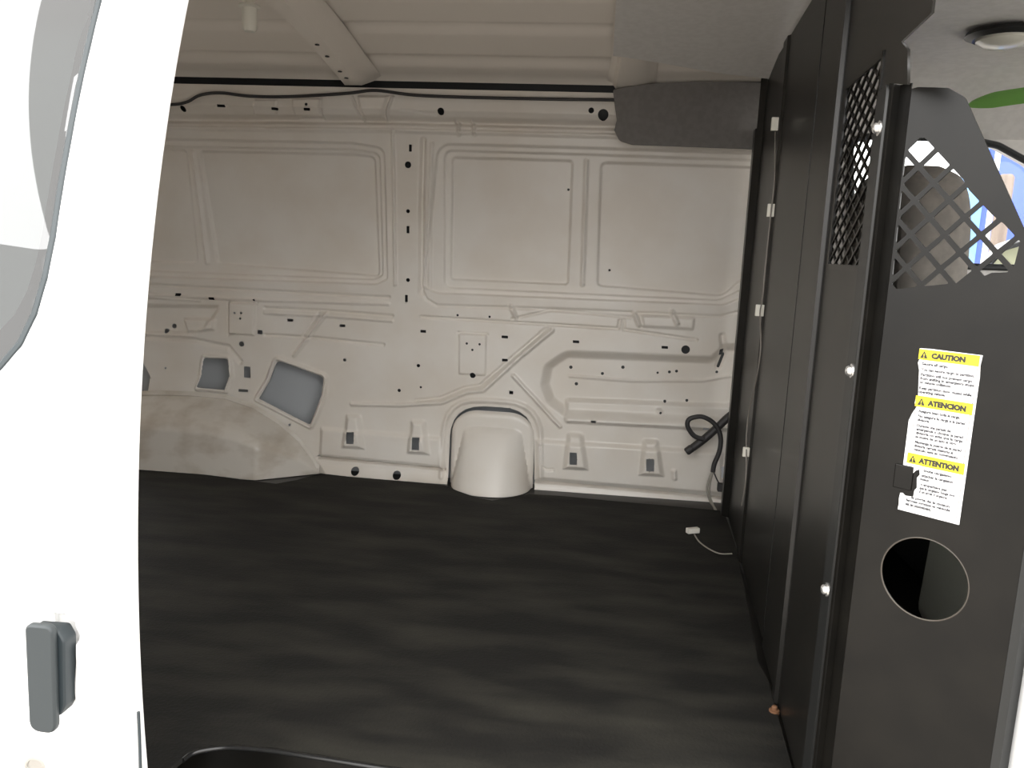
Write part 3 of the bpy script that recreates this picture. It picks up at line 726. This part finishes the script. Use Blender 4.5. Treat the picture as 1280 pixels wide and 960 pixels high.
for part_lines in (lines[:7], lines[7:17], lines[17:]):
  b = MB()
  for (tx, v, u, w) in part_lines:
    b.mesh(text_mesh(tx, 0.0048, 0.00022, 0.0002, w * SW), FS @ Matrix.Translation((u * SW, -(v + 0.008) * SH, 0.0003)))
  b.build('small_print', M['inkgrey'], stk)
b = MB()
for P in ([(0.945, 0.066), (0.952, 0.066), (0.952, 0.283), (0.945, 0.283)], [(0.935, 0.346), (0.942, 0.346), (0.942, 0.637), (0.935, 0.637)], [(0.945, 0.70), (0.952, 0.70), (0.952, 0.962), (0.945, 0.962)],
          [(0.08, 0.36), (0.087, 0.36), (0.087, 0.635), (0.08, 0.635)], [(0.06, 0.9595), (0.952, 0.9595), (0.952, 0.962), (0.06, 0.962)], [(0.06, 0.064), (0.965, 0.064), (0.965, 0.0662), (0.06, 0.0662)],
          [(0.10, 0.281), (0.965, 0.281), (0.965, 0.283), (0.10, 0.283)], [(0.07, 0.346), (1.0, 0.346), (1.0, 0.348), (0.07, 0.348)], [(0.05, 0.635), (0.965, 0.635), (0.965, 0.637), (0.05, 0.637)], [(0.30, 0.70), (0.965, 0.70), (0.965, 0.702), (0.30, 0.702)]):
    b.mesh(plate_mesh([sp(*p) for p in P], (), 0.00025), FS @ Matrix.Translation((0, 0, 0.0003)))
b.build('border_lines', M['ink'], stk)

# ---- white pads and the thin wire taped down the partition's wall flange
pads = [((969, 155), (8, 15), 'topmost small white tape pad near the dark trim at the top of the partition edge'), ((964, 263), (8, 15), 'second cream tape pad from the top on the partition edge beside the front window blank'),
        ((950, 388), (10, 14), 'white square tape pad on the partition edge just below the window blank corner'), ((933, 565), (8, 12), 'lowest cream tape pad on the partition edge beside the wire bundle')]
for i, ((a, c_), (w_, h_), lb) in enumerate(pads):
    u, v = P1(a, c_, 0.030); q = F1 @ Vector((u, v, 0.030))
    k = q.y / F_PX
    b = MB(); b.box((q.x - w_ * k / 2 - 0.001, q.y - 0.004, q.z - h_ * k / 2), (q.x + w_ * k / 2 - 0.001, q.y + 0.004, q.z + h_ * k / 2), 0.0012)
    o = b.build('tape_pad', M['pale']); tag(o, lb, 'tape pad', 'white pads along the partition edge')
b = MB()
wp = []
for a, c_ in ((969, 165), (968, 225), (964, 263), (958, 320), (953, 372), (950, 392), (951, 420), (950, 445), (944, 480), (936, 515), (933, 545), (933, 570), (932, 600), (927, 632)):
    u, v = P1(a, c_, 0.031); wp.append(F1 @ Vector((u, v, 0.031)))
b.tube(spline(wp, 4), 0.0016, 6); o = b.build('thin_wire', M['wire2'], None, True); tag(o, 'thin pale wire running down the partition edge under the tape pads', 'wire')

# ---- wiring loom at the foot of the wall
loom = thing('wiring_loom', at_y(900, 600, 2.52), 'black taped wiring loom looping out beside the partition foot', 'wiring')
yl = 2.515
b = MB(); b.tube(spline([at_y(864, 561, yl), at_y(880, 549, yl), at_y(897, 534, yl), at_y(912, 520, yl), at_y(925, 512, yl + .01)], 5), [0.010] + [0.0125] * 19 + [0.013], 12); b.build('sleeve', M['cable'], loom, True)
b = MB(); q = at_y(862, 562, yl); b.lathe([(0.010, -0.014), (0.013, -0.010), (0.013, 0.008), (0.010, 0.012)], q, (at_y(880, 549, yl) - q), 12); b.build('plug', M['cable'], loom)
b = MB(); b.tube(spline([at_y(x, y, yl - 0.014) for x, y in ((880, 549), (868, 545), (860, 534), (860, 526), (866, 522), (878, 521), (890, 527), (898, 537), (901, 550), (899, 565), (893, 580), (891, 590))], 6), 0.0075, 10); b.build('loop', M['cable'], loom, True)
b = MB(); b.tube(spline([at_y(x, y, yl - 0.012) for x, y in ((891, 588), (886, 600), (884, 612), (887, 625), (893, 636), (892, 650), (888, 656))], 6), 0.0034, 8)
b.tube(spline([at_y(x, y, yl - 0.016) for x, y in ((892, 588), (888, 602), (887, 616), (891, 630), (900, 648), (899, 656))], 6), 0.0030, 8); b.build('loose_wire', M['wire'], loom, True)
b = MB(); b.tube(spline([at_y(x, y, yl - 0.010) for x, y in ((892, 590), (896, 599), (900, 606))], 6), 0.0022, 6)
q = at_y(901, 609, yl - 0.005); b.box((q.x - 0.010, q.y - 0.010, q.z - 0.013), (q.x + 0.006, q.y + 0.012, q.z + 0.012), 0.002); b.build('connector', M['cable'], loom)
q = at_y(905, 588, yl + 0.005); 
gw = thing('connector_wire', at_z(866, 664, 0.008), 'small white plug on a thin wire lying on the mat by the partition', 'connector')
q = at_z(866, 663, 0.017); b = MB(); b.box((-0.019, -0.008, -0.0075), (0.019, 0.008, 0.0075), 0.002, Matrix.Translation(q) @ Matrix.Rotation(math.radians(25), 4, 'Z')); b.build('plug', M['whiteplastic'], gw)
b = MB(); b.tube(spline([at_z(x, y, 0.010) for x, y in ((868, 668), (874, 677), (886, 686), (900, 692), (915, 692))], 6), 0.0020, 6); b.build('wire', M['wire'], gw, True)

# ================================================================== SLIDING DOOR (open, in front of the rear side)
XE = -0.516
ek = [(237, 0), (221, 100), (207, 200), (195, 300), (185, 400), (177, 480), (174, 560), (175, 660), (179, 760), (183, 880), (185, 960)]
ez, ey_ = [], []
for p in ek:
    d = ray(*p); y = XE / d.x; ez.append(EYE + d.z * y); ey_.append(y)
co = np.polyfit(ez, ey_, 3)
TH = 0.040
zlo, zhi = min(ez), max(ez)
def yd(z):
    z = np.asarray(z, float); zc_ = np.clip(z, zlo, zhi)
    y = np.polyval(co, zc_); dl = np.polyval(np.polyder(co), zlo); du_ = np.polyval(np.polyder(co), zhi)
    return y + np.minimum(z - zlo, 0) * min(dl, 0) * 1.0 + np.maximum(z - zhi, 0) * du_ - TH
def D(px_, py_, off=0.0):
    y = 0.8
    for _ in range(10):
        p = at_y(px_, py_, y); y = float(yd(p.z)) + off
    return (p.x, p.z)
def Dv(px_, py_, off=0.0):
    x, z = D(px_, py_, off); return Vector((x, float(yd(z)) + off, z))
door = thing('sliding_door', (-1.1, 0.82, -0.25), 'white sliding door slid open at the left, with tinted window and black handle', 'door')
ds = Sheet(-1.62, XE, -0.28, 1.24, 0.004)
wo = [D(*p) for p in ((128, -12), (124, 0), (110, 58), (98, 112), (86, 175), (75, 238), (66, 298), (56, 348), (43, 393), (25, 430), (0, 459), (-25, 478))]
wtop = 1.13
win = [(wo[0][0] + 0.012, wtop)] + wo + [(wo[-1][0] - 0.05, wo[-1][1] - 0.010), (-1.48, wo[-1][1] - 0.015), (-1.48, wtop)]
win = fillet(win, [0.05] + [0.01] * len(wo) + [0.03, 0.06, 0.06])
ds.cut(win)
ds.emboss([D(*p) for p in ((-60, 752), (60, 765), (92, 777), (96, 800), (94, 895), (84, 912), (-60, 905))], -0.026, 0.012)
ds.ridge([D(*p) for p in ((-60, 750), (60, 763), (90, 772), (97, 782), (98, 800))], -0.035, 0.008)
ds.ridge([D(*p) for p in ((173, 888), (175, 960), (176, 1010))], -0.004, 0.004)
t_ = np.clip((ds.X - (XE - 0.014)) / 0.014, 0, 1); ds.h -= 0.014 * (1 - np.sqrt(1 - t_ * t_ * 0.98))
pn = ds.build('outer_skin', lambda X, Z: yd(Z), M['door'], door)
b = MB(); zz_ = np.linspace(-0.28, 1.24, 90)
b.loft([[(XE, float(yd(z)) + 0.0119, z), (XE, float(yd(z)) + TH - 0.004, z), (XE - 0.004, float(yd(z)) + TH, z), (XE - 0.09, float(yd(z)) + TH, z), (XE - 0.095, float(yd(z)) + 0.02, z)] for z in zz_])
b.build('inner_frame', M['door'], door, True)
b = MB(); b.tube([Dv(x, y, -0.001) for x, y in ((173, 890), (174.5, 925), (175.5, 960), (176.5, 1000))], 0.0018, 8); b.build('edge_moulding', M['seal'], door)
# glass and seal
gs = Sheet(-1.50, wo[0][0] + 0.03, wo[-1][1] - 0.05, wtop + 0.02, 0.008)
gs.hole = -sd_poly(win, gs.X, gs.Z)
gs.build('window_glass', lambda X, Z: yd(Z) + 0.006, M['glass_tint'], door)
b = MB(); wc = list(win); 
def seal_ring(off, r):
    pts_ = [Vector((p[0], float(yd(p[1])) + off, p[1])) for p in wc]
    return pts_ + pts_[:2]
b.tube(seal_ring(0.003, 0), 0.0052, 8); b.build('window_seal', M['seal'], door, True)
# inner trim of the door seen through the glass (frame band behind the pane)
cxw, czw = np.mean([p[0] for p in win]), np.mean([p[1] for p in win])
inn = [(cxw + (p[0] - cxw) * 0.875, czw + (p[1] - czw) * 0.80) for p in win]
gi = Sheet(-1.50, wo[0][0] + 0.03, wo[-1][1] - 0.05, wtop + 0.02, 0.006)
gi.hole = np.minimum(-sd_poly(win, gi.X, gi.Z), sd_poly(inn, gi.X, gi.Z))
gi.build('window_border', lambda X, Z: yd(Z) + 0.0085, M['seal'], door)
# handle
h0 = Dv(50, 848)
hx0, hz0 = D(31, 782, -0.012); hx1, hz1 = D(67, 916, -0.012)
yh = h0.y
def hp_poly(pix, y, r): return fillet([(p.x, p.z) for p in (at_y(a, c_, y) for a, c_ in pix)], r)
yf = yh - 0.024
me = plate_mesh(hp_poly(((30, 781), (65, 784), (69, 919), (36, 914)), yf, [0.008, 0.010, 0.012, 0.014]), (), 0.010, 0.0025); me.transform(frame((0, yf + 0.005, 0), (1, 0, 0), (0, 0, 1)))
hp = link('handle', me, M['handle'], door); hp['label'] = 'black pull handle'
yg = yh - 0.010
me = plate_mesh(hp_poly(((40, 783), (76, 786), (84, 800), (85, 880), (79, 892), (44, 891)), yg, [0.004, 0.006, 0.01, 0.01, 0.006, 0.006]), (), 0.022, 0.002); me.transform(frame((0, yg + 0.006, 0), (1, 0, 0), (0, 0, 1)))
link('handle_grip', me, M['handle_shaded'], hp)
lc = Dv(46, 957)
b = MB(); b.lathe([(0.0135, -0.002), (0.0135, 0.003), (0.0105, 0.0035), (0.0100, 0.0015), (0.002, 0.0012)], lc, (0, -1, 0), 24); b.build('lock', M['chrome'], door, True)

# ================================================================== CAB BEYOND THE PARTITION
YC = 2.56
def cabp(pix, y=YC): return [(p.x, p.z) for p in (at_y(a, c_, y) for a, c_ in pix)]
winc = fillet(cabp(((1062, 170), (1150, 172), (1215, 175), (1248, 182), (1290, 205), (1340, 265), (1365, 338), (1066, 328))), [0.05, 0, 0, 0.08, 0.1, 0.1, 0.05, 0.05])
outl = [(0.50, -0.05), (2.30, -0.05), (2.30, 0.75), (1.75, 1.36), (0.50, 1.36)]
me = plate_mesh(outl, [winc], 0.05); me.transform(frame((0, YC + 0.03, 0), (1, 0, 0), (0, 0, 1)))
cw = link('wall_cab_left', me, M['liner']); struct(cw)
b = MB(); rr = [Vector((p[0], YC, p[1])) for p in winc]; b.tube(rr + rr[:2], 0.010, 8); o = b.build('window_1', M['rubber'], None, True); struct(o)
me = plate_mesh(winc, (), 0.004); me.transform(frame((0, YC + 0.025, 0), (1, 0, 0), (0, 0, 1)))
g = link('window_glass', me, M['glass']); g.parent = o
# lower door trim (dark)
b = MB(); b.box((0.56, YC - 0.05, 0.0), (2.2, YC - 0.002, 0.72), 0.015); struct(b.build('wall_cab_trim', M['rubber']))
# front end and passenger side
me = plate_mesh([(0.0, -0.05), (1.70, -0.05), (1.70, 0.62), (0.0, 0.62)], (), 0.04); me.transform(frame((2.30, 0.93, 0), (0, 1, 0), (0, 0, 1))); struct(link('wall_front', me, M['rubber']))
b = MB(); b.loft([[(2.30, 0.95, 0.62), (2.30, 2.58, 0.62)], [(1.72, 1.02, 1.36), (1.72, 2.52, 1.36)]]); o = b.build('window_2', M['glass']); struct(o)
pw = [(0.72, 0.68), (1.95, 0.66), (1.62, 1.18), (0.72, 1.18)]
me = plate_mesh([(0.64, -0.30), (2.30, -0.30), (2.30, 0.66), (1.72, 1.36), (0.64, 1.36)], [fillet(pw, 0.06)], 0.05); me.transform(frame((0, 0.94, 0), (1, 0, 0), (0, 0, 1))); struct(link('wall_cab_right', me, M['door']))
me = plate_mesh(fillet(pw, 0.06), (), 0.004); me.transform(frame((0, 0.94, 0), (1, 0, 0), (0, 0, 1))); o = link('window_3', me, M['glass']); struct(o)
# cab headliner, dropping at the sides
b = MB(); rows = []
def hz(y):
    z = 1.312
    if y > 2.30: z -= 0.14 * ((y - 2.30) / 0.26) ** 1.8
    return z
for x in np.linspace(0.44, 1.75, 12):
    rows.append([(x + (0.0 if x > 0.5 else 0.0), y, hz(y)) for y in np.linspace(0.98, YC + 0.01, 40)])
b.loft(rows); o = b.build('ceiling_cab', M['liner'], smooth=True); struct(o)
# dome lamp
dl = at_z(1256, 40, 1.305); dm = thing('dome_lamp', dl, 'oval dome lamp with a glinting lens on the grey cab headliner', 'lamp')
b = MB(); b.lathe([(0.075, 0.0), (0.078, -0.008), (0.062, -0.016), (0.055, -0.012)], dl, (0, 0, 1), 32)
o = b.build('bezel', M['grey_steel'], dm, True)
b = MB(); b.lathe([(0.056, -0.010), (0.055, -0.020), (0.038, -0.030), (0.015, -0.034), (0.002, -0.035)], dl, (0, 0, 1), 32); b.build('lens', M['lens'], dm, True)
# green slip
p0, p1_, p2_ = at_y(1211, 131, 2.33), at_y(1240, 124, 2.30), at_y(1296, 117, 2.24)
b = MB(); rows = []
for i, s_ in enumerate(np.linspace(0, 1, 14)):
    c_ = (p0 * (1 - s_) ** 2 + p1_ * 2 * s_ * (1 - s_) + p2_ * s_ * s_); hh_ = 0.003 + 0.017 * min(1, s_ / 0.45) ** 0.6
    rows.append([c_ + Vector((0, 0.004, -hh_)), c_ + Vector((0, -0.006, -hh_ * 0.3)), c_ + Vector((0, -0.006, hh_ * 0.5)), c_ + Vector((0, 0.004, hh_))])
b.loft(rows, closed=True); b.caps([rows[0], rows[-1]])
o = b.build('visor_strip', M['green'], None, True); tag(o, 'bright green pointed plastic strip under the cab headliner above the side window', 'strip')

# driver seat
st_ = thing('driver_seat', (1.02, 2.12, -0.02), 'grey-brown cloth driver seat seen through the diamond grille', 'seat')
def pad(lo, hi, bev, name, parent, lean=0.0, m=None):
    t = bmesh.new(); bmesh.ops.create_cube(t, size=1)
    for v in t.verts: v.co = Vector([(lo[i] + hi[i]) / 2 + v.co[i] * (hi[i] - lo[i]) for i in range(3)])
    bmesh.ops.bevel(t, geom=t.edges[:], offset=bev, segments=5, profile=0.5, affect='EDGES')
    for v in t.verts: v.co.x += lean * (v.co.z - lo[2])
    bb = MB(); bb._add(t); return bb.build(name, m or M['seat'], parent, True)
me = plate_mesh(fillet([(1.90, 0.34), (2.42, 0.34), (2.42, 1.03), (1.90, 1.03)], [0.05, 0.05, 0.19, 0.19], 12), (), 0.15, 0.045); me.transform(frame((0.74, 0, 0), (0, 1, 0), (0, 0, 1)))
for v in me.vertices: v.co.x += 0.03 - 0.04 * (v.co.z - 0.34)
link('backrest', me, M['seat'], st_)
pad((0.69, 2.08, 0.60), (0.73, 2.30, 0.72), 0.018, 'rear_pocket', st_, -0.04)
pad((0.80, 1.90, 0.26), (1.36, 2.42, 0.42), 0.05, 'cushion', st_)
pad((0.86, 1.94, -0.01), (1.30, 2.38, 0.27), 0.02, 'pedestal', st_, 0, M['rubber'])
# engine cover / console
b = MB(); con = pad((0.745, 1.46, -0.002), (1.55, 1.82, 0.36), 0.05, 'engine_cover', None, 0.05, M['console'])
tag(con, 'grey-green moulded engine cover seen through the round hole', 'engine cover')

# ================================================================== OUTSIDE THE FAR WINDOW
# blue ribbed panel
yo = 4.3
xl = at_y(1203, 280, yo).x; xw_ = at_y(1233, 280, yo).x
bp = thing('blue_panel', (xl + 0.7, yo, -0.68), 'tall blue panel with a light blue edge standing outside beyond the cab window', 'panel')
b = MB(); b.box((xl + 0.055, yo, -0.68), (xl + 1.5, yo + 0.10, 2.1), 0.01)
for i in range(1, 7): b.box((xl + 0.12 + i * 0.19, yo - 0.022, -0.66), (xl + 0.20 + i * 0.19, yo + 0.01, 2.08), 0.008)
b.build('sheet', M['blue'], bp)
b = MB(); b.box((xl, yo - 0.03, -0.68), (xl + 0.072, yo + 0.10, 2.1), 0.01); b.build('edge_post', M['lightblue'], bp)
xp = at_y(1233, 300, yo - 0.12)
b = MB(); b.tube([(xp.x, yo - 0.12, -0.68), (xp.x, yo - 0.12, 2.2)], 0.013, 16); o = b.build('white_pipe', M['pipe'], None, True); tag(o, 'thin white upright pipe in front of the blue panel', 'pipe')
q = at_y(1259, 218, 3.7); b = MB()
b.lathe([(0.030, -0.68 - q.z), (0.030, -0.012), (0.022, 0.0)], (q.x, 3.7, q.z), (0, 0, 1), 16); o = b.build('wooden_post', M['post'], None, True)
tag(o, 'short brown round post standing before the blue panel', 'post')
# door mirror
mc = at_y(1262, 326, 2.78)
mr = thing('door_mirror', mc, 'black door mirror with a pale rim outside the cab window', 'mirror')
outm = fillet(cabp(((1212, 352), (1247, 306), (1300, 288), (1330, 300), (1330, 362), (1218, 362)), 2.78), [0.01, 0.04, 0.04, 0.02, 0.02, 0.01])
cm = (np.mean([p[0] for p in outm]), np.mean([p[1] for p in outm]))
innm = [(cm[0] + (p[0] - cm[0]) * 0.90, cm[1] + (p[1] - cm[1]) * 0.84) for p in outm]; inn2 = [(cm[0] + (p[0] - cm[0]) * 0.80, cm[1] + (p[1] - cm[1]) * 0.68) for p in outm]
FM = frame((0, 2.78, 0), (1, 0, 0), (0, 0, 1))
me = plate_mesh(outm, [innm], 0.05, 0.004); me.transform(FM); link('rim', M and me, M['pipe'], mr)
me = plate_mesh(innm, [inn2], 0.06, 0.004); me.transform(FM); link('housing', me, M['rubber'], mr)
me = plate_mesh(inn2, (), 0.02); me.transform(FM @ Matrix.Translation((0, 0, 0.0))); link('mirror_face', me, M['mirror'], mr)
b = MB(); b.tube([(cm[0] + 0.02, 2.77, cm[1] - 0.05), (cm[0] + 0.02, 2.62, cm[1] - 0.07)], 0.014, 10); b.build('arm', M['rubber'], mr)

# ================================================================== LIGHT
wd = bpy.data.worlds.new('world'); S.world = wd; wd.use_nodes = True
nt = wd.node_tree; bg = nt.nodes['Background']
tc = nt.nodes.new('ShaderNodeTexCoord'); sx = nt.nodes.new('ShaderNodeSeparateXYZ'); cr_ = nt.nodes.new('ShaderNodeValToRGB')
e0, e1_ = cr_.color_ramp.elements; e0.position = 0.47; e0.color = (0.42, 0.41, 0.40, 1); e1_.position = 0.565; e1_.color = (1.0, 0.985, 0.96, 1)
mp_ = nt.nodes.new('ShaderNodeMapRange'); mp_.inputs['From Min'].default_value = -1; mp_.inputs['From Max'].default_value = 1
nt.links.new(tc.outputs['Generated'], sx.inputs[0]); nt.links.new(sx.outputs['Z'], mp_.inputs['Value']); nt.links.new(mp_.outputs[0], cr_.inputs['Fac']); nt.links.new(cr_.outputs['Color'], bg.inputs['Color'])
bg.inputs['Strength'].default_value = 3.4
def area(name, loc, target, sx, sy, power, col=(1, 1, 1)):
    l = bpy.data.lights.new(name, 'AREA'); l.shape = 'RECTANGLE'; l.size = sx; l.size_y = sy; l.energy = power; l.color = col
    o = bpy.data.objects.new(name, l); COL.objects.link(o); o.location = loc
    o.rotation_euler = (Vector(target) - Vector(loc)).to_track_quat('-Z', 'Y').to_euler(); return o
area('workshop_door_light', (1.6, -8.0, 3.9), (-0.4, 1.8, 0.2), 5.0, 1.6, 95, (0.97, 0.99, 1.0))
l = area('ceiling_lamp_row', (-6.9, -3.6, 5.0), (-6.9, -3.6, 0), 3.0, 9.0, 420, (1.0, 1.0, 1.0)); l.rotation_euler = (0, 0, math.radians(-30))

S.view_settings.view_transform = 'Standard'; S.view_settings.look = 'None'; S.view_settings.gamma = 1.0
S.view_settings.use_curve_mapping = False; S.view_settings.exposure = 0.47
